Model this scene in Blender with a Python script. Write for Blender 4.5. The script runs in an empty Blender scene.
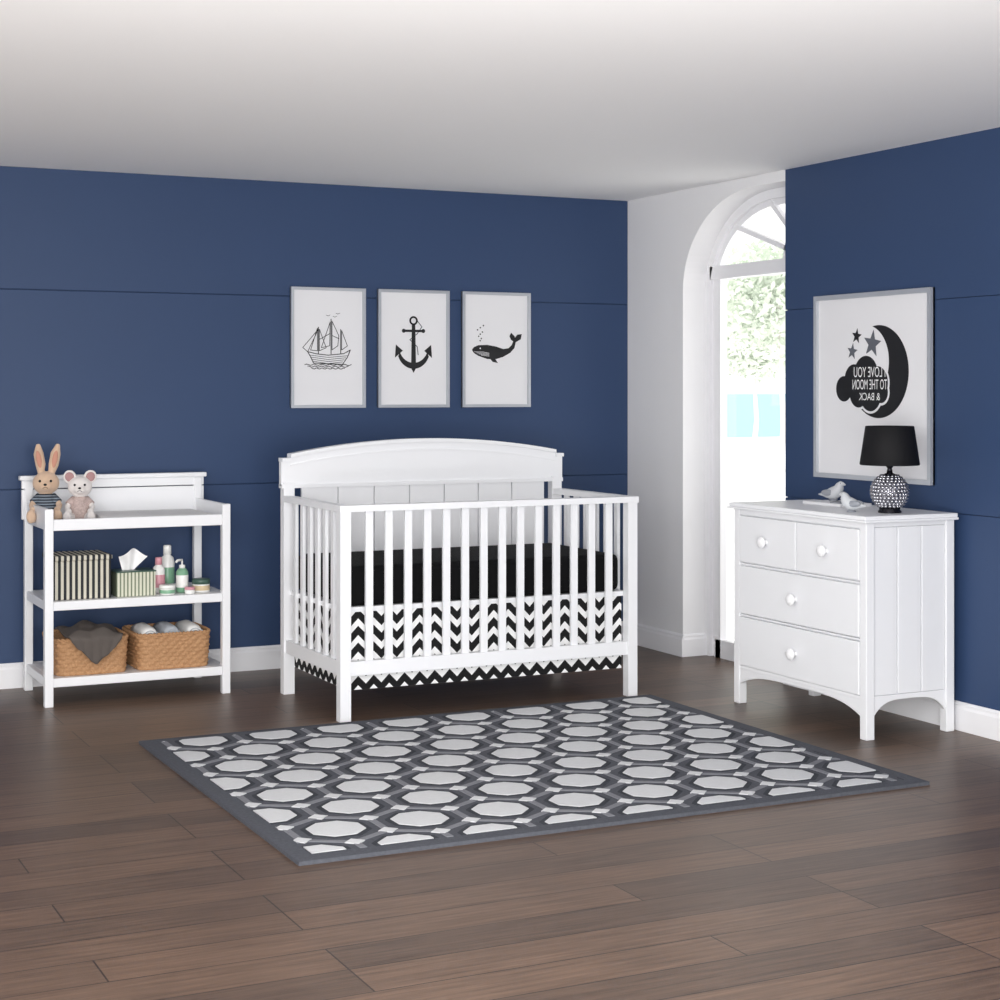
import bpy, bmesh, math, random
from mathutils import Vector, Matrix
random.seed(4)
scene = bpy.context.scene
scene.view_settings.view_transform = 'Standard'
scene.view_settings.look = 'None'
scene.view_settings.exposure = 0.0

# ---------------------------------------------------------------- materials
def lin(c):
    if isinstance(c, str):
        c = tuple(int(c[i:i+2], 16)/255 for i in (0, 2, 4))
    return tuple((x/12.92 if x <= .04045 else ((x+.055)/1.055)**2.4) for x in c)
MATS = {}
class N:
    def __init__(s, name):
        s.m = bpy.data.materials.new(name); s.m.use_nodes = True
        s.t = s.m.node_tree; s.b = s.t.nodes['Principled BSDF']; MATS[name] = s.m
    def n(s, typ, **kw):
        nd = s.t.nodes.new(typ)
        for k, v in kw.items(): setattr(nd, k, v)
        return nd
    def l(s, a, b): s.t.links.new(a, b)
    def val(s, inp, v):
        if hasattr(v, 'node'): s.l(v, inp)
        else: inp.default_value = v
    def math(s, op, a, b=0.0, c=None):
        nd = s.n('ShaderNodeMath', operation=op)
        s.val(nd.inputs[0], a); s.val(nd.inputs[1], b)
        if c is not None: s.val(nd.inputs[2], c)
        return nd.outputs[0]
    def mix(s, f, a, b, blend='MIX'):
        nd = s.n('ShaderNodeMix', data_type='RGBA', blend_type=blend)
        s.val(nd.inputs[0], f)
        for i, v in ((6, a), (7, b)):
            if hasattr(v, 'node'): s.l(v, nd.inputs[i])
            else: nd.inputs[i].default_value = (*v, 1)
        return nd.outputs[2]
    def coord(s, scale=(1, 1, 1)):
        tc = s.n('ShaderNodeTexCoord'); mp = s.n('ShaderNodeMapping')
        mp.inputs['Scale'].default_value = scale
        s.l(tc.outputs['Object'], mp.inputs['Vector']); return mp.outputs[0]
    def noise(s, scale, detail=3, vec=None, rough=.5):
        nd = s.n('ShaderNodeTexNoise'); nd.inputs['Scale'].default_value = scale
        nd.inputs['Detail'].default_value = detail; nd.inputs['Roughness'].default_value = rough
        s.l(vec if vec is not None else s.coord(), nd.inputs['Vector']); return nd.outputs['Fac']
    def bump(s, h, strength, dist=.01):
        nd = s.n('ShaderNodeBump'); nd.inputs['Strength'].default_value = strength
        nd.inputs['Distance'].default_value = dist
        s.l(h, nd.inputs['Height']); s.l(nd.outputs[0], s.b.inputs['Normal'])

def simple(name, col, rough=.5, metal=0, nscale=30, var=.04, bump=0, bscale=200, spec=.5, sheen=0):
    k = N(name); c = lin(col)
    f = k.noise(nscale)
    out = k.mix(f, tuple(x*(1-var) for x in c), tuple(min(1, x*(1+var)) for x in c))
    k.l(out, k.b.inputs['Base Color'])
    k.b.inputs['Roughness'].default_value = rough
    k.b.inputs['Metallic'].default_value = metal
    k.b.inputs['Specular IOR Level'].default_value = spec
    if sheen: k.b.inputs['Sheen Weight'].default_value = sheen
    if bump: k.bump(k.noise(bscale, 4), bump, .002)
    return k

simple('wall_blue', '33476a', .5, nscale=2, var=.04, bump=.15, bscale=300, spec=.3)
simple('wall_white', 'ececee', .7, nscale=2, var=.02, bump=.1, bscale=250)
simple('ceiling_white', 'fcfcfc', .9, nscale=2, var=.01)
simple('trim_white', 'f0f0f3', .45, var=.01)
simple('furn_white', 'eff0f3', .38, nscale=8, var=.01)
simple('knob_white', 'f4f4f6', .25, var=.01)
simple('black_fabric', '0b0b0d', .9, bump=.4, bscale=900, spec=.2)
simple('silver_frame', 'c3c7cd', .3, metal=.5, var=.03)
simple('print_paper', 'e6e6e9', .6, nscale=3, var=.02)
simple('ink', '0c0d12', .6)
simple('ink_grey', '5c5f68', .6)
simple('paper_white', 'f2f2f2', .6)
simple('shade_black', '0c0c10', .7, bump=.3, bscale=1200, spec=.3)
simple('lamp_silver', 'b4b4ba', .12, metal=1, nscale=60, var=.4)
simple('lamp_under', 'a0a0a8', .25, metal=1)
simple('lamp_dark', '2a2a30', .25, metal=.8)
simple('bird_grey', 'c6c9cd', .45)
simple('bird_dark', '8b8f97', .45)
simple('bunny_fur', 'd3b59b', .95, bump=.6, bscale=500, sheen=.3)
simple('bunny_inner', 'c48f7c', .95)
simple('mouse_fur', 'e6e0dd', .95, bump=.6, bscale=500, sheen=.3)
simple('ear_pink', 'a98484', .95)
simple('cloth_floral', 'b8a5a0', .95, nscale=120, var=.5)
simple('cloth_taupe', '5b5450', .95, bump=.6, bscale=300)
simple('towel_white', 'eeedeb', .95, bump=.6, bscale=400)
simple('towel_grey', 'b8bdc4', .95, bump=.6, bscale=400)
simple('tissue', 'f7f7f7', .9)
simple('bottle_white', 'f1f1ee', .3)
simple('bottle_green', '7fae8f', .3)
simple('bottle_pink', 'd99aa6', .35)
simple('bottle_dark', '3f5b50', .35)
simple('label_beige', 'cdb894', .5)
simple('rug_base', '595b62', .98, nscale=90, var=.25, bump=1.0, bscale=600, spec=.1)
simple('rug_dark', '45474d', .98, nscale=90, var=.25, bump=1.0, bscale=600, spec=.1)
simple('rug_mid', '85868c', .98, nscale=90, var=.15, bump=1.0, bscale=600, spec=.1)
simple('rug_light', 'd9dadc', .98, nscale=90, var=.06, bump=1.0, bscale=600, spec=.1)
simple('terrace', 'e9e8e5', .8, nscale=3)
simple('sea', '84a6ac', .7, nscale=.5, spec=.1)
simple('leaf', 'd6ded2', .8, nscale=4, var=.08)
simple('trunk', 'f0ece6', .9)

k = N('wicker')
f = k.noise(140, 3); c = k.mix(f, lin('8d5e3c'), lin('d2a77a')); k.l(c, k.b.inputs['Base Color'])
k.b.inputs['Roughness'].default_value = .7; k.bump(k.noise(260, 3), .5, .002)

k = N('floor_wood')
br = k.n('ShaderNodeTexBrick'); k.l(k.coord(), br.inputs['Vector'])
br.inputs['Color1'].default_value = (*lin('56463b'), 1); br.inputs['Color2'].default_value = (*lin('705a4a'), 1)
br.inputs['Mortar'].default_value = (*lin('2c231e'), 1)
br.inputs['Scale'].default_value = 1; br.inputs['Mortar Size'].default_value = .0022
br.inputs['Brick Width'].default_value = 1.4; br.inputs['Row Height'].default_value = .16
br.inputs['Bias'].default_value = 0; br.offset = .37; br.offset_frequency = 3
g = k.noise(3, 6, k.coord((1.2, 22, 1)), .65)
rp = k.n('ShaderNodeValToRGB'); rp.color_ramp.elements[0].position = .3; rp.color_ramp.elements[1].position = .75
rp.color_ramp.elements[0].color = (.5, .48, .47, 1); rp.color_ramp.elements[1].color = (1.3, 1.26, 1.22, 1)
k.l(g, rp.inputs[0])
c = k.mix(1.0, br.outputs['Color'], rp.outputs[0], 'MULTIPLY'); k.l(c, k.b.inputs['Base Color'])
k.b.inputs['Roughness'].default_value = .40; k.bump(g, .12, .003)

def striped(name, axis, period, duty, ca, cb):
    k = N(name); s = k.n('ShaderNodeSeparateXYZ'); k.l(k.coord(), s.inputs[0])
    v = k.math('FRACT', k.math('DIVIDE', s.outputs[axis], period))
    k.l(k.mix(k.math('GREATER_THAN', v, duty), lin(ca), lin(cb)), k.b.inputs['Base Color'])
    k.b.inputs['Roughness'].default_value = .8
    return k
striped('stripe_box', 'X', .024, .5, '26282c', 'cfcabb')
striped('stripe_shirt', 'Z', .012, .5, '1d2634', '7d8894')
striped('stripe_tissue', 'X', .016, .4, '77806a', 'd6d6c4')

k = N('chevron'); s = k.n('ShaderNodeSeparateXYZ'); k.l(k.coord(), s.inputs[0])
u = k.math('ADD', s.outputs['X'], s.outputs['Y'])
tri = k.math('PINGPONG', u, .034)
v = k.math('FRACT', k.math('DIVIDE', k.math('ADD', s.outputs['Z'], tri), .068))
k.l(k.mix(k.math('GREATER_THAN', v, .56), lin('0a0a0c'), lin('f2f2f2')), k.b.inputs['Base Color'])
k.b.inputs['Roughness'].default_value = .9

k = N('glass_pane')
tr = k.n('ShaderNodeBsdfTransparent'); gl = k.n('ShaderNodeBsdfGlossy'); gl.inputs['Roughness'].default_value = .02
mx = k.n('ShaderNodeMixShader'); mx.inputs[0].default_value = .05
k.l(tr.outputs[0], mx.inputs[1]); k.l(gl.outputs[0], mx.inputs[2])
k.l(mx.outputs[0], k.t.nodes['Material Output'].inputs['Surface'])

# ---------------------------------------------------------------- builder
class B:
    def __init__(s, name): s.name = name; s.v = []; s.f = []; s.mi = []; s.sm = []; s.ms = []
    def midx(s, m):
        if m not in s.ms: s.ms.append(m)
        return s.ms.index(m)
    def add(s, vs, fs, mat, smooth=False):
        o = len(s.v); i = s.midx(mat)
        s.v += [tuple(p) for p in vs]
        for f in fs: s.f.append([o+a for a in f]); s.mi.append(i); s.sm.append(smooth)
    def box(s, x0, x1, y0, y1, z0, z1, mat):
        vs = [(x, y, z) for z in (z0, z1) for y in (y0, y1) for x in (x0, x1)]
        s.add(vs, [(0, 2, 3, 1), (4, 5, 7, 6), (0, 1, 5, 4), (2, 6, 7, 3), (0, 4, 6, 2), (1, 3, 7, 5)], mat)
    def prism(s, poly, d0, d1, P, mat, smooth=False):
        n = len(poly)
        vs = [P(a, b, d0) for a, b in poly]+[P(a, b, d1) for a, b in poly]
        s.add(vs, [list(range(n)), list(range(2*n-1, n-1, -1))]+[(i, (i+1) % n, n+(i+1) % n, n+i) for i in range(n)], mat, smooth)
    def strip(s, A, C, d0, d1, P, mat):
        n = len(A)
        vs = [P(a, b, d) for d in (d0, d1) for L in (A, C) for a, b in L]
        fs = []
        for i in range(n-1):
            fs += [(i, i+1, n+i+1, n+i), (2*n+i, 3*n+i, 3*n+i+1, 2*n+i+1), (i, 2*n+i, 2*n+i+1, i+1), (n+i, n+i+1, 3*n+i+1, 3*n+i)]
        fs += [(0, n, 3*n, 2*n), (n-1, 3*n-1, 4*n-1, 2*n-1)]
        s.add(vs, fs, mat)
    def lathe(s, cx, cy, prof, mat, n=32, close=True, M=None):
        vs = []; fs = []
        for r, z in prof:
            for i in range(n):
                a = 2*math.pi*i/n; p = Vector((r*math.cos(a), r*math.sin(a), z))
                if M: p = M @ p
                vs.append((cx+p.x, cy+p.y, p.z))
        for j in range(len(prof)-1):
            for i in range(n):
                fs.append((j*n+i, j*n+(i+1) % n, (j+1)*n+(i+1) % n, (j+1)*n+i))
        if close: fs.append(tuple(range(n-1, -1, -1))); fs.append(tuple((len(prof)-1)*n+i for i in range(n)))
        s.add(vs, fs, mat, True)
    def ell(s, c, r, mat, rot=None, n=16, m=10):
        vs = []; fs = []
        R = rot.to_matrix() if rot else Matrix.Identity(3)
        vs.append(Vector((0, 0, r[2])))
        for j in range(1, m):
            t = math.pi*j/m
            for i in range(n):
                a = 2*math.pi*i/n
                vs.append(Vector((r[0]*math.sin(t)*math.cos(a), r[1]*math.sin(t)*math.sin(a), r[2]*math.cos(t))))
        vs.append(Vector((0, 0, -r[2])))
        vs = [R @ p + Vector(c) for p in vs]
        for i in range(n): fs.append((0, 1+i, 1+(i+1) % n))
        for j in range(m-2):
            for i in range(n): fs.append((1+j*n+i, 1+(j+1)*n+i, 1+(j+1)*n+(i+1) % n, 1+j*n+(i+1) % n))
        L = len(vs)-1
        for i in range(n): fs.append((L, 1+(m-2)*n+(i+1) % n, 1+(m-2)*n+i))
        s.add(vs, fs, mat, True)
    def tube(s, pts, r, mat, n=10, closed=False):
        pts = [Vector(p) for p in pts]; N_ = len(pts); vs = []; fs = []
        rr = r if isinstance(r, (list, tuple)) else [r]*N_
        up0 = Vector((0, 0, 1))
        for i, p in enumerate(pts):
            a = pts[(i-1) % N_] if (closed or i > 0) else p
            b = pts[(i+1) % N_] if (closed or i < N_-1) else p
            t = (b-a).normalized(); up = up0 if abs(t.z) < .95 else Vector((0, 1, 0))
            u = t.cross(up).normalized(); w = u.cross(t)
            for q in range(n):
                an = 2*math.pi*q/n; vs.append(p+(u*math.cos(an)+w*math.sin(an))*rr[i])
        for i in range(N_ if closed else N_-1):
            j = (i+1) % N_
            for q in range(n): fs.append((i*n+q, i*n+(q+1) % n, j*n+(q+1) % n, j*n+q))
        if not closed: fs.append(tuple(range(n))); fs.append(tuple((N_-1)*n+q for q in range(n)))
        s.add(vs, fs, mat, True)
    def stroke(s, pts, w, d, P, mat, closed=False):
        n = len(pts)
        for i in range(n if closed else n-1):
            a = Vector(pts[i]); b = Vector(pts[(i+1) % n]); t = (b-a)
            if t.length < 1e-6: continue
            t.normalize(); q = Vector((-t.y, t.x))*w/2; e = t*w*.3
            s.prism([a-e+q, a-e-q, b+e-q, b+e+q], d, d+.0008, P, mat)
    def finish(s, bevel=0, parent=None, remesh=0, seg=2, subsurf=0, smooth_all=False):
        me = bpy.data.meshes.new(s.name); me.from_pydata(s.v, [], s.f)
        for m in s.ms: me.materials.append(MATS[m])
        for p, i, sm in zip(me.polygons, s.mi, s.sm): p.material_index = i; p.use_smooth = sm or smooth_all
        bm = bmesh.new(); bm.from_mesh(me); bmesh.ops.recalc_face_normals(bm, faces=bm.faces); bm.to_mesh(me); bm.free()
        ob = bpy.data.objects.new(s.name, me); scene.collection.objects.link(ob)
        if remesh:
            r = ob.modifiers.new('Remesh', 'REMESH'); r.mode = 'VOXEL'; r.voxel_size = remesh; r.use_smooth_shade = True
            r = ob.modifiers.new('Smooth', 'SMOOTH'); r.factor = .6; r.iterations = 4
        if bevel:
            b = ob.modifiers.new('Bevel', 'BEVEL'); b.width = bevel; b.segments = seg; b.limit_method = 'ANGLE'; b.angle_limit = math.radians(40)
        if subsurf:
            b = ob.modifiers.new('Subsurf', 'SUBSURF'); b.levels = subsurf; b.render_levels = subsurf
        if parent: ob.parent = parent
        return ob
def empty(name):
    e = bpy.data.objects.new(name, None); scene.collection.objects.link(e); return e

XW, YW, ZC = 4.55, 7.82, 2.34
# ---------------------------------------------------------------- room
b = B('floor'); b.box(-3, XW+.25, -2, YW+.2, -.05, 0, 'floor_wood'); b.finish()
b = B('ceiling'); b.box(-2, XW+.25, 1.8, YW+.2, ZC, ZC+.1, 'ceiling_white'); b.finish()
b = B('wall_back')
b.box(-2, XW+.2, YW+.012, YW+.15, 0, ZC, 'wall_blue')
for z0, z1 in ((0, .8885), (.8915, 1.7885), (1.7915, ZC)): b.box(-2, XW, YW, YW+.0125, z0, z1, 'wall_blue')
b.finish(.0025)
b = B('wall_right')
Y2, Y1 = 7.27, 6.396
arch = [(6.67+.60*math.cos(t), 1.83+.46*math.sin(t)) for t in [math.pi/2*i/24 for i in range(25)]]
PR = lambda a, c, d: (d, a, c)
top = [(YW, ZC)]+[(a, ZC) for a, c in arch]+[(Y1, ZC)]
low = [(YW, 1.83)]+arch+[(Y1, 2.29)]
b.strip(low, top, XW, XW+.2, PR, 'wall_white')
b.box(XW, XW+.2, Y2, YW, 0, 1.83, 'wall_white')
b.finish()
b = B('wall_right')
b.box(XW+.012, XW+.2, 1.8, Y1, 0, ZC, 'wall_blue')
for z0, z1 in ((0, .8485), (.8515, 1.6985), (1.7015, ZC)): b.box(XW, XW+.0125, 1.8, Y1, z0, z1, 'wall_blue')
b.finish()
def baseprof(b, p0, p1, nrm):
    prof = [(0, 0), (.015, 0), (.015, .085), (.011, .095), (.011, .104), (.005, .112), (0, .112)]
    vs = [(p[0]+nrm[0]*a, p[1]+nrm[1]*a, z) for p in (p0, p1) for a, z in prof]; n = len(prof)
    b.add(vs, [list(range(n)), list(range(2*n-1, n-1, -1))]+[(i, (i+1) % n, n+(i+1) % n, n+i) for i in range(n)], 'trim_white')
b = B('baseboard_back'); baseprof(b, (-2, YW), (XW, YW), (0, -1)); b.finish()
b = B('baseboard_right')
baseprof(b, (XW, YW-.015), (XW, Y2-.015), (-1, 0)); baseprof(b, (XW-.0, Y2), (XW+.13, Y2), (0, -1)); baseprof(b, (XW, Y1), (XW, 1.8), (-1, 0))
b.finish()

# window: arched glazed door
wx0, wx1 = XW+.13, XW+.19
b = B('window_1')
def band(off0, off1, x0, x1):
    T = [math.pi/2*i/24 for i in range(25)]
    o = [(6.67+(.60-off0)*math.cos(t), 1.83+(.46-off0)*math.sin(t)) for t in T]
    i_ = [(6.67+(.60-off1)*math.cos(t), 1.83+(.46-off1)*math.sin(t)) for t in T]
    b.strip([(Y2-off0, 0)]+o+[(Y1, 2.29-off0)], [(Y2-off1, 0)]+i_+[(Y1, 2.29-off1)], x0, x1, PR, 'trim_white')
band(0.0, .045, wx0, wx1); band(.045, .075, wx0+.02, wx1-.01)
b.box(wx0, wx1, Y1, Y2-.045, 1.89, 1.955, 'trim_white')
b.box(wx0+.01, wx1-.01, Y2-.125, Y2-.075, 0, 1.89, 'trim_white')
b.box(wx0+.01, wx1-.01, Y1, Y2-.08, 0.0, .09, 'trim_white')
b.box(wx0+.01, wx1-.01, Y1, Y1+.05, 0.0, 1.9, 'trim_white')
hub = Vector((6.40, 1.94))
for an, ln in ((18, .72), (42, .50), (68, .34)):
    t = math.radians(an); dd = Vector((math.cos(t), math.sin(t))); q = Vector((-dd.y, dd.x))*.012
    e = hub+dd*ln
    b.prism([hub+q, hub-q, e-q, e+q], wx0+.015, wx1-.015, PR, 'trim_white')
arc = [(hub.x+.2*math.cos(t), hub.y+.2*math.sin(t)) for t in [math.pi/2*i/12 for i in range(13)]]
arc2 = [(hub.x+.22*math.cos(t), hub.y+.22*math.sin(t)) for t in [math.pi/2*i/12 for i in range(13)]]
b.strip(arc, arc2, wx0+.015, wx1-.015, PR, 'trim_white')
b.box(wx0+.028, wx0+.032, Y1, Y2-.05, .05, 2.2, 'glass_pane')
b.finish()

# exterior
b = B('terrace_ground'); b.box(XW+.25, 60, -10, 70, -.12, -.06, 'terrace'); b.finish()
b = B('sea_water'); b.box(22, 400, 42, 500, -.06, -.05, 'sea'); b.finish()
for (tt, px, zc, r) in ((24, 778, 2.6, 1.15), (30, 752, 2.2, .95), (34, 800, 2.6, 1.5)):
    u = (px-500)/1700; X = tt*(.4368+u*.8996); Y = tt*(.8996-u*.4368)
    b = B('garden_tree')
    b.tube([(X, Y, -.1), (X+.1, Y, .8), (X, Y, zc)], [.05, .04, .02], 'trunk')
    for i in range(3200):
        v = Vector((random.gauss(0, 1), random.gauss(0, 1), random.gauss(0, 1))).normalized()*r*random.uniform(.2, 1)**.7
        c = Vector((X, Y, zc))+Vector((v.x, v.y, v.z*.75)); q = Vector((random.uniform(-1, 1), random.uniform(-1, 1), random.uniform(-1, 1))).normalized()
        w = q.cross(Vector((.3, .5, .8))).normalized()
        b.add([c-q*.07, c+w*.035, c+q*.07, c-w*.035], [(0, 1, 2, 3)], 'leaf')
    b.finish()

# ---------------------------------------------------------------- rug
RX0, RX1, RY0, RY1 = 1.577, 3.82, 4.54, 6.37
rug = B('area_rug')
rug.box(RX0, RX1, RY0, RY1, 0, .012, 'rug_base')
bx0, bx1, by0, by1 = RX0+.06, RX1-.06, RY0+.06, RY1-.06
def clip(poly):
    for ax, lim, sg in ((0, bx0, 1), (0, bx1, -1), (1, by0, 1), (1, by1, -1)):
        out = []
        for i in range(len(poly)):
            p, q = poly[i], poly[(i+1) % len(poly)]
            pi = (p[ax]-lim)*sg >= 0; qi = (q[ax]-lim)*sg >= 0
            if pi: out.append(p)
            if pi != qi:
                t = (lim-p[ax])/(q[ax]-p[ax]); out.append((p[0]+(q[0]-p[0])*t, p[1]+(q[1]-p[1])*t))
        poly = out
        if len(poly) < 3: return None
    return poly
PX = .275; PY = PX*math.sqrt(3)/2
def ngon(cx, cy, inr, n, ph):
    R = inr/math.cos(math.pi/n)
    return [(cx+R*math.cos(2*math.pi*i/n+ph), cy+R*math.sin(2*math.pi*i/n+ph)) for i in range(n)]
PT = lambda a, c, d: (a, c, d)
for j in range(-1, 12):
    for i in range(-1, 11):
        cx = RX0+.08+i*PX+(j % 2)*PX/2; cy = RY0+.05+j*PY
        g = clip(ngon(cx, cy, PX*.365, 8, math.pi/8))
        if g: rug.prism(g, .011, .0135, PT, 'rug_dark')
        inner = clip(ngon(cx, cy, PX*.305, 8, math.pi/8))
        if inner: rug.prism(inner, .011, .0155, PT, 'rug_light')
        R = PX*.5/math.cos(math.pi/6)
        for vy in (R*.5, R):
            vx = PX/2 if vy < R else 0; kx, ky, ks = cx+vx, cy+vy, .032
            g = clip([(kx-ks, ky), (kx, ky-ks), (kx+ks, ky), (kx, ky+ks)])
            if g: rug.prism(g, .011, .0148, PT, 'rug_light')
        o = [(cx+R*math.sin(math.pi/3*q), cy+R*math.cos(math.pi/3*q)) for q in range(6)]
        i2 = [(cx+(a-cx)*.92, cy+(c-cy)*.92) for a, c in o]
        for q in range(6):
            g = clip([o[q], o[(q+1) % 6], i2[(q+1) % 6], i2[q]])
            if g: rug.prism(g, .011, .014, PT, 'rug_mid')
rug.finish()

# ---------------------------------------------------------------- crib
CX0, CX1, CYF, CYB = 2.405, 3.785, 6.42, 7.17
W = 'furn_white'
b = B('baby_crib')
for x in (CX0, CX1-.046): b.box(x, x+.046, CYF, CYF+.046, 0, .846, W)
for x in (CX0, CX1-.05): b.box(x, x+.05, CYB-.045, CYB, 0, .93, W)
b.box(CX0-.004, CX1+.004, CYF-.006, CYF+.052, .846, .872, W)
b.box(CX0+.046, CX1-.046, CYF+.008, CYF+.038, .183, .24, W)
for x in (CX0, CX1-.046):
    b.box(x, x+.046, CYF+.052, CYB-.045, .846, .872, W)
    b.box(x+.008, x+.038, CYF+.046, CYB-.045, .183, .24, W)
    n = 6; y0, y1 = CYF+.046, CYB-.045
    for i in range(n):
        y = y0+(y1-y0)*(i+1)/(n+1); b.box(x+.016, x+.030, y-.016, y+.016, .24, .846, W)
n = 14; x0, x1 = CX0+.046, CX1-.046
for i in range(n):
    x = x0+(x1-x0)*(i+1)/(n+1); b.box(x-.016, x+.016, CYF+.016, CYF+.030, .24, .846, W)
xc = (CX0+CX1)/2; hw = (CX1-CX0)/2+.008
def arcz(x, top=1.100, base=1.040): 
    q = (x-xc)/(hw-.04); return base+(top-base)*max(0, 1-q*q)
xs = [xc-(hw-.04)+(2*(hw-.04))*i/48 for i in range(49)]
PB = lambda a, c, d: (a, d, c)
edge = [(xc-hw, 1.022), (xc-hw+.039, 1.022)]+[(x, arcz(x)) for x in xs]+[(xc+hw-.039, 1.022), (xc+hw, 1.022)]
b.strip([(x, .915) for x, z in edge], edge, CYB-.035, CYB-.005, PB, W)
b.strip(edge, [(x, z+.016) for x, z in edge], CYB-.052, CYB+.004, PB, W)
b.strip([(x, arcz(x)-.038) for x in xs], [(x, arcz(x)-.03) for x in xs], CYB-.040, CYB-.03, PB, W)
b.box(xc-hw, xc+hw, CYB-.043, CYB-.0, .905, .922, W)
b.box(CX0+.10, CX1-.10, CYB-.018, CYB-.01, .25, .91, W)
px0, px1 = CX0+.085, CX1-.085
for i in range(7):
    a0 = px0+(px1-px0)*i/7; a1 = px0+(px1-px0)*(i+1)/7; b.box(a0+.003, a1-.003, CYB-.032, CYB-.016, .25, .905, W)
b.box(CX0+.05, CX1-.05, CYB-.038, CYB-.008, .183, .25, W)
b.box(CX0+.03, CX1-.03, CYF+.05, CYB-.04, .435, .455, W)
b.finish(.003)
b = B('crib_mattress'); b.box(CX0+.052, CX1-.052, CYF+.06, CYB-.05, .455, .618, 'black_fabric'); b.finish(.03, seg=5, smooth_all=True)
b = B('crib_skirt')
b.box(CX0+.05, CX1-.05, CYF+.054, CYF+.057, .118, .434, 'chevron')
for x in (CX0+.05, CX1-.053): b.box(x, x+.003, CYF+.057, CYB-.045, .118, .434, 'chevron')
b.finish()

# ---------------------------------------------------------------- dresser
DX0, DX1, DY0, DY1 = 4.083, 4.512, 5.215, 6.115
b = B('dresser')
for x in (DX0, DX1-.04):
    for y in (DY0, DY1-.04): b.box(x, x+.04, y, y+.04, 0, .83, W)
b.box(DX0+.016, DX1-.005, DY0+.016, DY1-.016, .15, .829, W)
ya, yb = DY0+.04, DY1-.04; ym = (ya+yb)/2
for z0, z1 in ((.806, .83), (.594, .602), (.376, .384), (.148, .162)): b.box(DX0+.003, DX0+.03, ya, yb, z0, z1, W)
def dr(y0, y1, z0, z1):
    b.box(DX0-.003, DX0+.02, y0+.004, y1-.004, z0, z1, W)
    y = (y0+y1)/2; z = (z0+z1)/2
    M = Matrix.Translation((DX0-.003, 0, z)) @ Matrix.Rotation(-math.pi/2, 4, 'Y')
    b.lathe(0, y, [(.012, 0), (.009, .004), (.008, .012), (.019, .018), (.0245, .024), (.024, .031), (.016, .038), (.004, .040)], 'knob_white', 24, M=M)
dr(ya, ym+.001, .607, .802); dr(ym-.001, yb, .607, .802); dr(ya, yb, .389, .590); dr(ya, yb, .167, .372)
def apron(b, a0, a1, lo, hi, d0, d1, P):
    lo_, hi_ = [], []
    for i in range(25):
        t = i/24; e = 1-abs(2*t-1)**4; lo_.append((a0+(a1-a0)*t, lo+(hi-lo)*e)); hi_.append((a0+(a1-a0)*t, .165))
    b.strip(lo_, hi_, d0, d1, P, W)
apron(b, ya, yb, .085, .135, DX0+.004, DX0+.022, PR)
xa, xb = DX0+.04, DX1-.04
for yy in (DY0+.006, DY1-.024): apron(b, xa, xb, .085, .145, yy, yy+.018, PB)
for i in range(3):
    a0 = xa+(xb-xa)*i/3; a1 = xa+(xb-xa)*(i+1)/3
    b.box(a0+.002, a1-.002, DY0+.008, DY0+.02, .166, .81, W); b.box(a0+.002, a1-.002, DY1-.02, DY1-.008, .166, .81, W)
b.box(xa, xb, DY0+.006, DY0+.02, .811, .83, W)
b.box(DX0-.022, DX1+.004, DY0-.022, DY1+.022, .83, .840, W)
b.box(DX0-.016, DX1+.004, DY0-.016, DY1+.016, .840, .856, W)
b.finish(.003)
TOP = .856

# table lamp
lx, ly = 4.287, 5.33
e = empty('table_lamp')
b = B('lamp_base')
b.lathe(lx, ly, [(.045, TOP), (.046, TOP+.006), (.04, TOP+.012), (.042, TOP+.02)], 'lamp_dark', 32)
zc, R = TOP+.082, .069
prof = [(R*math.sin(t), zc-R*math.cos(t)) for t in [.62+(math.pi-1.05)*i/20 for i in range(21)]]
b.lathe(lx, ly, prof, 'lamp_under', 40)
for j in range(11):
    t = .66+(math.pi-1.15)*j/10; r = R*math.sin(t); z = zc-R*math.cos(t); n = max(8, int(2*math.pi*r/.0155))
    for i in range(n):
        a = 2*math.pi*(i+.5*(j % 2))/n
        b.ell((lx+r*math.cos(a), ly+r*math.sin(a), z), (.0080, .0080, .0078), 'lamp_silver', n=10, m=8)
b.lathe(lx, ly, [(.03, TOP+.138), (.026, TOP+.15), (.012, TOP+.156), (.009, TOP+.175), (.014, TOP+.18), (.014, TOP+.2), (.004, TOP+.205), (.003, TOP+.335)], 'lamp_dark', 24)
b.finish(parent=e)
b = B('lamp_shade')
zs0, zs1 = TOP+.187, TOP+.34
b.lathe(lx, ly, [(.114, zs0), (.116, zs0+.004), (.094, zs1-.002), (.092, zs1), (.090, zs1-.002), (.111, zs0+.004), (.114, zs0)], 'shade_black', 48, close=False)
b.finish(parent=e)
b = B('shade_ring')
for i in range(3):
    a = 2*math.pi*i/3; b.tube([(lx, ly, zs1-.01), (lx+.091*math.cos(a), ly+.091*math.sin(a), zs1-.01)], .0015, 'lamp_dark', 6)
b.finish(parent=e)

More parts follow.
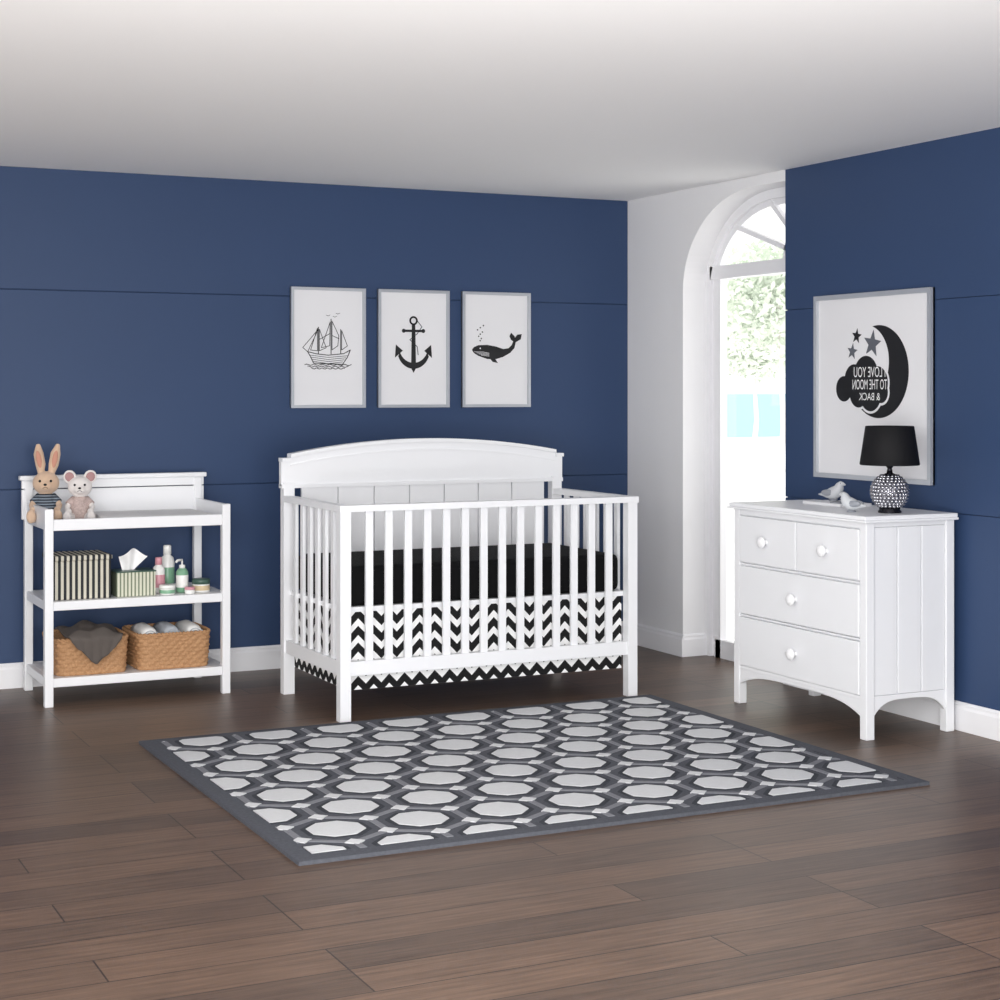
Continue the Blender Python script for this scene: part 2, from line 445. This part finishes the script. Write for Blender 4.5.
# bird figurines
def bird(x, y, ang, s, z):
    b = B('bird_figurine'); c, sn = math.cos(ang), math.sin(ang)
    def Q(a, w, h): return (x+(a*c-w*sn)*s, y+(a*sn+w*c)*s, z+h*s)
    body = [(-.075, .030, .003), (-.055, .030, .008), (-.035, .032, .018), (-.015, .034, .027), (.005, .038, .031), (.020, .048, .029), (.028, .062, .023), (.034, .074, .020), (.041, .080, .016), (.049, .080, .009), (.062, .077, .001)]
    b.tube([Q(a, 0, h) for a, h, r in body], [r*s for a, h, r in body], 'bird_grey', 16)
    b.lathe(x, y, [(.020*s, z), (.022*s, z+.004*s), (.016*s, z+.012*s)], 'bird_dark', 16)
    for sd in (-1, 1):
        b.ell(Q(-.018, .024*sd, .040), (.034*s, .007*s, .015*s), 'bird_dark', rot=Matrix.Rotation(ang, 4, 'Z').to_euler())
        b.ell(Q(.040, .013*sd, .084), (.0025*s,)*3, 'ink', n=8, m=6)
    b.finish()
bird(4.40, 5.84, math.radians(-60), .9, TOP+.0125)
bird(4.17, 5.42, math.radians(125), .85, TOP)
b = B('trinket_tray'); b.box(4.30, 4.46, 5.66, 5.92, TOP, TOP+.012, 'trim_white'); b.box(4.32, 4.44, 5.68, 5.76, TOP+.012, TOP+.016, 'bird_dark'); b.finish(.003)

# ---------------------------------------------------------------- changing table
TX0, TX1, TYF, TYB = 1.40, 2.205, 7.26, 7.75
b = B('changing_table'); p = .036
for x in (TX0, TX1-p):
    b.box(x, x+p, TYF, TYF+p, 0, .835, W); b.box(x, x+p, TYB-p, TYB, 0, .93, W)
    b.box(x+.008, x+.026, TYF+p, TYB-p, .745, .835, W)
    for z in (.405, .082): b.box(x+.006, x+.03, TYF+p, TYB-p, z, z+.038, W)
b.box(TX0+p, TX1-p, TYF+.008, TYF+.028, .742, .79, W)
b.box(TX0+.012, TX1-.012, TYF+.02, TYB-.02, .742, .757, W)
for z in (.405, .082):
    b.box(TX0+p, TX1-p, TYF+.006, TYF+.026, z, z+.038, W); b.box(TX0+p, TX1-p, TYB-.026, TYB-.006, z, z+.038, W)
    b.box(TX0+.03, TX1-.03, TYF+.02, TYB-.02, z+.018, z+.0375, W)
b.box(TX0-.012, TX1+.012, TYB-.028, TYB-.008, .76, .893, W)
b.box(TX0-.012, TX1+.012, TYB-.028, TYB-.008, .897, .935, W)
b.box(TX0-.022, TX1+.022, TYB-.04, TYB+.004, .935, .955, W)
b.finish(.003)
b = B('changing_pad'); b.box(1.67, 2.15, TYF+.05, TYB-.06, .757, .79, 'towel_white'); b.finish(.012, seg=4, smooth_all=True)
S1, S2, TR = .443, .12, .757

b = B('striped_storage_box')
b.box(1.445, 1.69, 7.31, 7.53, S1, S1+.165, 'stripe_box'); b.box(1.44, 1.695, 7.305, 7.535, S1+.165, S1+.188, 'stripe_box')
b.finish(.006)
e = empty('tissue_box')
b = B('box_body'); b.box(1.715, 1.885, 7.315, 7.44, S1, S1+.108, 'stripe_tissue'); b.box(1.712, 1.888, 7.312, 7.443, S1+.104, S1+.11, 'bottle_dark'); b.finish(.003, parent=e)
b = B('tissue_sheet')
vs = []; fs = []; na, nb = 14, 8
for j in range(nb):
    h = j/(nb-1)
    for i in range(na):
        a = i/(na-1); wv = math.sin(a*9+h*2)*.012*(.4+h)
        vs.append((1.775+(a-.45)*(.05+.07*h)+h*.02, 7.375+wv, S1+.108+h*(.06+.035*math.sin(a*3.1)**2)))
for j in range(nb-1):
    for i in range(na-1): fs.append((j*na+i, j*na+i+1, (j+1)*na+i+1, (j+1)*na+i))
b.add(vs, fs, 'tissue', True); b.finish(parent=e)

def bottle(name, x, y, z, r, h, body, cap, kind=0, label=None):
    b = B(name)
    if kind == 0:
        b.lathe(x, y, [(r*.9, z), (r, z+.006), (r, z+h*.62), (r*.85, z+h*.72), (r*.45, z+h*.78), (r*.45, z+h*.8)], body)
        b.lathe(x, y, [(r*.55, z+h*.79), (r*.55, z+h*.97), (r*.45, z+h)], cap)
    elif kind == 1:
        b.lathe(x, y, [(r*.9, z), (r, z+.005), (r, z+h*.6), (r*.6, z+h*.7), (r*.4, z+h*.72)], body)
        b.lathe(x, y, [(r*.5, z+h*.71), (r*.5, z+h*.8), (r*.15, z+h*.81), (r*.15, z+h*.93)], cap)
        b.tube([(x, y, z+h*.95), (x-r*.9, y-r*.5, z+h*.95), (x-r*1.2, y-r*.7, z+h*.9)], r*.2, cap)
    else:
        b.lathe(x, y, [(r*.92, z), (r, z+.004), (r, z+h*.65)], body)
        b.lathe(x, y, [(r*1.04, z+h*.62), (r*1.04, z+h*.96), (r*.95, z+h)], cap)
    if label: b.lathe(x, y, [(r*1.01, z+h*.15), (r*1.015, z+h*.16), (r*1.015, z+h*.5), (r*1.01, z+h*.51)], label, close=False)
    b.finish()
bottle('lotion_bottle', 1.985, 7.50, S1, .032, .20, 'bottle_white', 'bottle_white', 0, 'bottle_green')
bottle('shampoo_bottle', 1.925, 7.42, S1, .028, .155, 'bottle_white', 'bottle_pink', 0, 'bottle_pink')
bottle('baby_oil_bottle', 2.02, 7.38, S1, .027, .15, 'bottle_green', 'bottle_white', 1, 'bottle_white')
bottle('cream_jar', 2.10, 7.36, S1, .038, .058, 'bottle_white', 'bottle_dark', 2, 'label_beige')
bottle('powder_jar', 1.94, 7.33, S1, .034, .042, 'bottle_white', 'bottle_white', 2, 'bottle_green')
bottle('ointment_jar', 2.035, 7.31, S1, .022, .03, 'bottle_white', 'bottle_pink', 2)

# wicker baskets
def rr(t, hx, hy, r):
    a = 2*math.pi*t; c, s = math.cos(a), math.sin(a); n = 7
    q = (abs(c)**n+abs(s)**n)**(-1/n); return hx*c*q, hy*s*q
def basket(x0, x1, y0, y1, z, h):
    b = B('wicker_basket'); cx, cy, hx, hy = (x0+x1)/2, (y0+y1)/2, (x1-x0)/2-.006, (y1-y0)/2-.006
    n = 240; rows = 45; vs = []; fs = []
    for j in range(rows+1):
        v = j/rows; tp = .95+.05*v; row = int(j/5)
        for i in range(n):
            px, py = rr(i/n, hx*tp, hy*tp, .02)
            amp = .0045*abs(math.sin(math.pi*j/5))*(.45+.55*math.sin(2*math.pi*i/n*30+math.pi*(row % 2)))
            l = math.hypot(px, py); k_ = 1+amp/l*1.3
            vs.append((cx+px*k_, cy+py*k_, z+h*v))
    for j in range(rows):
        for i in range(n): fs.append((j*n+i, j*n+(i+1) % n, (j+1)*n+(i+1) % n, (j+1)*n+i))
    fs.append(tuple(range(n))); b.add(vs, fs, 'wicker', True)
    vs = []
    for j, (v, sc) in enumerate(((1, .97), (.1, .90))):
        for i in range(n): px, py = rr(i/n, hx*sc, hy*sc, .02); vs.append((cx+px, cy+py, z+h*v))
    fs = [(i, (i+1) % n, n+(i+1) % n, n+i) for i in range(n)]+[tuple(n+i for i in range(n))]
    b.add(vs, fs, 'wicker', True)
    for ph in (0, math.pi):
        pts = []
        for i in range(200):
            px, py = rr(i/200, hx*.99, hy*.985, .02); a = 2*math.pi*i/200*34+ph
            pts.append((cx+px+.0035*math.cos(a), cy+py+.0035*math.cos(a), z+h+.002+.004*math.sin(a)))
        b.tube(pts, .0055, 'wicker', 8, closed=True)
    b.finish()
basket(1.445, 1.775, 7.29, 7.62, S2, .15); basket(1.795, 2.14, 7.29, 7.62, S2, .15)
for i, (x, m) in enumerate(((1.865, 'towel_white'), (1.965, 'towel_grey'), (2.065, 'towel_white'))):
    b = B('rolled_towel'); pts = [(x, 7.33, S2+.14), (x, 7.36, S2+.145), (x+.005, 7.5, S2+.145), (x, 7.57, S2+.14)]
    sp = []
    for q in range(60):
        a = q*.33; r = .006+.030*q/60; sp.append((r*math.cos(a), r*math.sin(a)))
    b.tube(pts, [.030, .038, .038, .030], m, 20)
    b.stroke(sp, .004, 0, lambda a, c, d: (x+a, 7.325-d, S2+.14+c), 'towel_grey'); b.finish()
b = B('folded_blanket'); vs = []; fs = []; na, nb = 30, 34
for j in range(nb):
    t = j/(nb-1)
    for i in range(na):
        a = i/(na-1); x = 1.50+.235*a
        s_ = t*.42
        if s_ < .27: y = 7.56-s_; z = S2+.17+.035*math.sin(a*math.pi)*math.sin(min(1, s_/.2)*math.pi*.8)+.008*math.sin(a*13+t*9)
        else:
            q = (s_-.27); th = min(q/.03, math.pi/2); y = 7.29-.02*math.sin(th)-.006; z = S2+.17-.02*(1-math.cos(th))-max(0, q-.047)*(1-abs(a-.5)*1.4)+.004*math.sin(a*13)
            x = 1.617+(x-1.617)*(1-(q*2.2))
            y -= .004*abs(math.sin(a*15))
        vs.append((x, y, z))
for j in range(nb-1):
    for i in range(na-1): fs.append((j*na+i, j*na+i+1, (j+1)*na+i+1, (j+1)*na+i))
b.add(vs, fs, 'cloth_taupe', True); ob = b.finish()
sd = ob.modifiers.new('Solid', 'SOLIDIFY'); sd.thickness = .008; sd.offset = 0

# ---------------------------------------------------------------- plush toys
def E(*d): return (Matrix.Rotation(math.radians(d[2]), 4, 'Z') @ Matrix.Rotation(math.radians(d[1]), 4, 'Y') @ Matrix.Rotation(math.radians(d[0]), 4, 'X')).to_euler()
def plush(name, x, y, z, s, fur, inner, top, kind):
    root = empty(name)
    an = math.radians(-14); ca, sa = math.cos(an), math.sin(an)
    def Q(a, d, h): return (x+(a*ca-d*sa)*s, y+(a*sa+d*ca)*s, z+h*s)
    f = B('fur'); 
    f.ell(Q(0, 0, .16), (.055*s, .049*s, .048*s), fur); f.ell(Q(0, -.035, .15), (.028*s, .026*s, .022*s), fur)
    f.ell(Q(0, 0, .12), (.025*s, .025*s, .03*s), fur)
    for sd in (-1, 1):
        f.tube([Q(.03*sd, -.01, .03), Q(.045*sd, -.07, .022), Q(.05*sd, -.105, .022)], [.022*s, .02*s, .019*s], fur, 12)
        f.ell(Q(.052*sd, -.115, .03), (.02*s, .016*s, .028*s), fur)
        f.tube([Q(.035*sd, 0, .10), Q(.055*sd, -.03, .07), Q(.05*sd, -.06, .055)], [.014*s, .013*s, .012*s], fur, 10)
        f.ell(Q(.048*sd, -.066, .053), (.015*s,)*3, fur)
        if kind == 'bunny':
            pts = [Q(.02*sd, .005, .195), Q(.026*sd+.004, .008, .235), Q(.034*sd+.004, .01, .28), Q(.04*sd+.008, .012, .32)]
            f.tube(pts, [.012*s, .021*s, .021*s, .008*s], fur, 12)
        else:
            f.ell(Q(.045*sd, .0, .205), (.030*s, .009*s, .032*s), fur, rot=E(0, 20*sd, -14))
    f.finish(parent=root, remesh=.0035)
    i_ = B('ear_lining')
    for sd in (-1, 1):
        if kind == 'bunny': i_.ell(Q(.032*sd+.004, -.010, .258), (.011*s, .004*s, .036*s), inner, rot=E(0, 10*sd, -14))
        else: i_.ell(Q(.046*sd, -.008, .205), (.020*s, .004*s, .022*s), inner, rot=E(0, 20*sd, -14))
    i_.finish(parent=root)
    t = B('outfit'); t.lathe(0, 0, [(.01*s, 0), (.05*s, .005*s), (.056*s, .03*s), (.048*s, .07*s), (.034*s, .105*s), (.02*s, .122*s)], top, 24, M=None)
    t.v = [(x+v[0], y+v[1], z+v[2]) for v in t.v]
    for sd in (-1, 1): t.tube([Q(.025*sd, 0, .105), Q(.05*sd, -.02, .08)], [.017*s, .0175*s], top, 12)
    t.finish(parent=root)
    fc = B('face')
    for sd in (-1, 1): fc.ell(Q(.022*sd, -.045, .170), (.0055*s,)*3, 'ink', n=10, m=8)
    fc.ell(Q(0, -.061, .156), (.007*s, .005*s, .005*s), 'ink', n=10, m=8)
    fc.tube([Q(-.010, -.057, .141), Q(0, -.060, .146), Q(.010, -.057, .141)], .0013*s, 'ink', 6)
    fc.finish(parent=root)
plush('plush_bunny', 1.470, 7.60, TR, 1.07, 'bunny_fur', 'bunny_inner', 'stripe_shirt', 'bunny')
plush('plush_mouse', 1.604, 7.53, TR, .97, 'mouse_fur', 'ear_pink', 'cloth_floral', 'mouse')

# ---------------------------------------------------------------- wall art
def frame(name, w, h, P, bar=.014):
    b = B(name); hw, hh = w/2, h/2
    b.prism([(-hw, -hh), (hw, -hh), (hw, hh), (-hw, hh)], .0005, .010, P, 'print_paper')
    for poly in ([(-hw, -hh), (hw, -hh), (hw-bar, -hh+bar), (-hw+bar, -hh+bar)], [(-hw, hh), (hw, hh), (hw-bar, hh-bar), (-hw+bar, hh-bar)],
                 [(-hw, -hh), (-hw, hh), (-hw+bar, hh-bar), (-hw+bar, -hh+bar)], [(hw, -hh), (hw, hh), (hw-bar, hh-bar), (hw-bar, -hh+bar)]):
        b.prism(poly, .0005, .024, P, 'silver_frame')
    return b
def circ(cx, cy, r, n=32, a0=0, a1=360, ry=None):
    return [(cx+r*math.cos(math.radians(a0+(a1-a0)*i/n)), cy+(ry or r)*math.sin(math.radians(a0+(a1-a0)*i/n))) for i in range(n+(0 if a1-a0 == 360 else 1))]
Dk = .0105
def onback(cx, cz): return lambda a, c, d: (cx+a, YW-d, cz+c)
ZF = 1.5425
P = onback(2.862, ZF); b = frame('framed_ship_picture', .384, .585, P)
I = 'ink'
hull = [(-.105, -.02), (-.09, -.045), (-.075, -.075), (.075, -.08), (.1, -.045), (.115, -.01), (.08, -.028), (.0, -.036), (-.06, -.03)]
b.stroke(hull, .004, Dk, P, I, True)
for q in range(4): b.stroke([(-.095+.006*q, -.036-.010*q), (0, -.047-.010*q), (.1-.008*q, -.038-.010*q)], .0025, Dk, P, I)
for mx, mh in ((-.05, .10), (.015, .14), (.065, .09)): b.stroke([(mx, -.03), (mx, mh)], .004, Dk, P, I)
for s_ in ([(-.055, .095), (-.055, -.015), (-.09, -.012)], [(-.045, .09), (-.01, .0), (-.045, -.015)], [(.01, .125), (.008, .01), (-.035, .0)], [(.02, .13), (.055, .06), (.05, .01), (.02, -.01)],
           [(.07, .085), (.10, .01), (.07, -.01)], [(-.045, .04), (.01, .07)], [(.02, .06), (.056, .045)], [(-.105, -.02), (-.13, .0), (-.05, .09)]):
    b.stroke(s_, .003, Dk, P, I, len(s_) > 2)
for q, (z, w) in enumerate(((-.083, .12), (-.092, .105), (-.101, .085))):
    b.stroke([(-w+2*w*i/24, z+.003*math.sin(i*1.6+q)) for i in range(25)], .0035, Dk, P, I)
for bx, bz in ((.0, .155), (.035, .15), (.05, .165)): b.stroke([(bx-.01, bz+.004), (bx, bz), (bx+.01, bz+.005)], .002, Dk, P, I)
b.finish()
P = onback(3.313, ZF); b = frame('framed_anchor_picture', .384, .585, P)
b.stroke(circ(0, .14, .018, 24), .009, Dk, P, I, True)
b.prism([(-.009, .12), (.009, .12), (.013, -.08), (-.013, -.08)], Dk, Dk+.001, P, I)
b.prism([(-.052, .095), (.052, .095), (.052, .083), (-.052, .083)], Dk, Dk+.0012, P, I)
for sd in (-1, 1): b.prism(circ(.053*sd, .089, .010, 16), Dk, Dk+.001, P, I)
outer = circ(0, -.005, .088, 24, 200, 340, .095); inn = circ(0, .01, .078, 24, 200, 340, .08)
b.strip(outer, inn, Dk, Dk+.0011, P, I)
for sd in (-1, 1): b.prism([(.095*sd, .02), (.058*sd, -.01), (.1*sd, -.045)], Dk, Dk+.0013, P, I)
b.prism([(-.018, -.088), (.018, -.088), (0, -.12)], Dk, Dk+.0013, P, I)
b.stroke([(.02, .14), (.045, .11), (.02, .075), (-.02, .045), (.02, .01), (.025, -.03)], .004, Dk, P, 'ink_grey')
b.finish()
P = onback(3.770, ZF); b = frame('framed_whale_picture', .384, .585, P)
topl = [(-.135, .0), (-.125, .012), (-.10, .022), (-.05, .024), (.0, .016), (.04, .004), (.07, .008), (.088, .024), (.098, .045)]
botl = [(-.135, -.004), (-.125, -.018), (-.10, -.032), (-.05, -.048), (.0, -.048), (.04, -.036), (.08, -.015), (.104, .01), (.112, .042)]
b.strip(topl, botl, Dk, Dk+.001, P, I)
b.prism([(.098, .043), (.112, .040), (.14, .055), (.146, .082), (.12, .078), (.107, .062)], Dk, Dk+.0012, P, I)
b.prism([(.098, .043), (.109, .05), (.105, .07), (.085, .088), (.076, .07), (.084, .052)], Dk, Dk+.0011, P, I)
b.prism([(-.045, -.035), (-.01, -.04), (.01, -.068), (-.02, -.062)], Dk, Dk+.0012, P, I)
for q in range(4): b.stroke([(-.122+.012*q, -.012-.005*q), (-.075, -.012-.006*q), (-.04, -.018-.005*q)], .002, Dk+.001, P, 'print_paper')
b.prism(circ(-.09, .006, .004, 10), Dk+.001, Dk+.0018, P, 'print_paper')
for q in range(8): b.prism(circ(-.09+.012*math.sin(q*2.1)*(.4+q*.2), .045+.011*q, .004, 8), Dk, Dk+.001, P, I)
b.finish()
# moon poster
YC, ZM = 5.7625, 1.352
P = lambda a, c, d: (XW-d, YC-a, ZM+c)
b = frame('framed_moon_poster', .777, .795, P, .02)
mc = (.045, .062); Ro = .195
ic = (-.04, .105); Ri = .155
dx_, dy_ = ic[0]-mc[0], ic[1]-mc[1]; D = math.hypot(dx_, dy_); base = math.atan2(-dy_, -dx_)
aa = (Ro*Ro-Ri*Ri+D*D)/(2*D); hh_ = math.sqrt(Ro*Ro-aa*aa)
phi = math.pi-math.atan2(hh_, aa); psi = math.pi-math.atan2(hh_, aa-D)
n = 60
O = [(mc[0]+Ro*math.cos(base+phi*(2*i/n-1)), mc[1]+Ro*math.sin(base+phi*(2*i/n-1))) for i in range(n+1)]
In = [(ic[0]+Ri*math.cos(base+psi*(2*i/n-1)), ic[1]+Ri*math.sin(base+psi*(2*i/n-1))) for i in range(n+1)]
b.strip(O, In, Dk, Dk+.001, P, I)
def cloud(grow, mat, d):
    for x, y, r in ((-.15, -.015, .055), (-.08, .025, .065), (.0, .045, .08), (.075, .01, .07), (-.05, -.035, .06), (.03, -.04, .07), (.10, -.03, .045)):
        b.prism(circ(x-.035, y+.005, r+grow, 32), d, d+.0005, P, mat); d += .00002
cloud(.010, 'print_paper', Dk+.0012); cloud(0, I, Dk+.0022)
def star(cx, cy, r, mat):
    b.prism([(cx+(r if i % 2 == 0 else r*.42)*math.sin(math.pi*i/5+.15), cy+(r if i % 2 == 0 else r*.42)*math.cos(math.pi*i/5+.15)) for i in range(10)], Dk, Dk+.001, P, mat)
star(.005, .18, .06, 'ink_grey'); star(-.10, .215, .034, I); star(-.13, .15, .036, 'ink_grey')
def text(body, size, cx, cy, w):
    cu = bpy.data.curves.new('t', 'FONT'); cu.body = body; cu.size = size; cu.align_x = 'CENTER'
    ob = bpy.data.objects.new('t', cu); scene.collection.objects.link(ob); bpy.context.view_layer.update()
    me = bpy.data.meshes.new_from_object(ob.evaluated_get(bpy.context.evaluated_depsgraph_get()))
    xs_ = [v.co.x for v in me.vertices]; sc = w/(max(xs_)-min(xs_))
    b.add([P(cx-v.co.x*sc, cy+v.co.y, Dk+.0036) for v in me.vertices], [list(p_.vertices) for p_ in me.polygons], 'paper_white')
    bpy.data.objects.remove(ob); bpy.data.curves.remove(cu)
text('I LOVE YOU', .062, -.01, .04, .21); text('TO THE MOON', .06, -.01, -.012, .23); text('& BACK', .045, -.01, -.058, .14)
b.finish()

# ---------------------------------------------------------------- camera
cd = bpy.data.cameras.new('camera'); cam = bpy.data.objects.new('camera', cd); scene.collection.objects.link(cam)
cam.location = (0, 0, 1.337); cam.rotation_euler = (math.pi/2, 0, -math.radians(25.9))
cd.lens = 61.2; cd.sensor_width = 36; cd.shift_y = -.11; cd.clip_end = 1000
scene.camera = cam

# ---------------------------------------------------------------- light
w = bpy.data.worlds.new('world'); scene.world = w; w.use_nodes = True
w.node_tree.nodes['Background'].inputs[0].default_value = (1, .985, .96, 1); w.node_tree.nodes['Background'].inputs[1].default_value = 1.55
def area(name, loc, tgt, sx, sy, power, col=(1, 1, 1)):
    ld = bpy.data.lights.new(name, 'AREA'); ld.shape = 'RECTANGLE'; ld.size = sx; ld.size_y = sy; ld.energy = power; ld.color = col
    o = bpy.data.objects.new(name, ld); scene.collection.objects.link(o); o.location = loc
    o.rotation_euler = (Vector(tgt)-Vector(loc)).to_track_quat('-Z', 'Y').to_euler(); return o
area('softbox_key', (-.8, 1.6, 2.1), (2.6, 6.8, .8), 2.0, 1.6, 100)
area('added_ceiling_fill', (1.0, 1.4, .5), (2.6, 5.6, 2.34), 2, 2, 170)  # added lamp below the view, aimed up to whiten the ceiling
sl = bpy.data.lights.new('sun', 'SUN'); sl.energy = 6; sl.angle = .02; so = bpy.data.objects.new('sun', sl); scene.collection.objects.link(so)
so.rotation_euler = Vector((.35, -.55, -.9)).to_track_quat('-Z', 'Y').to_euler()
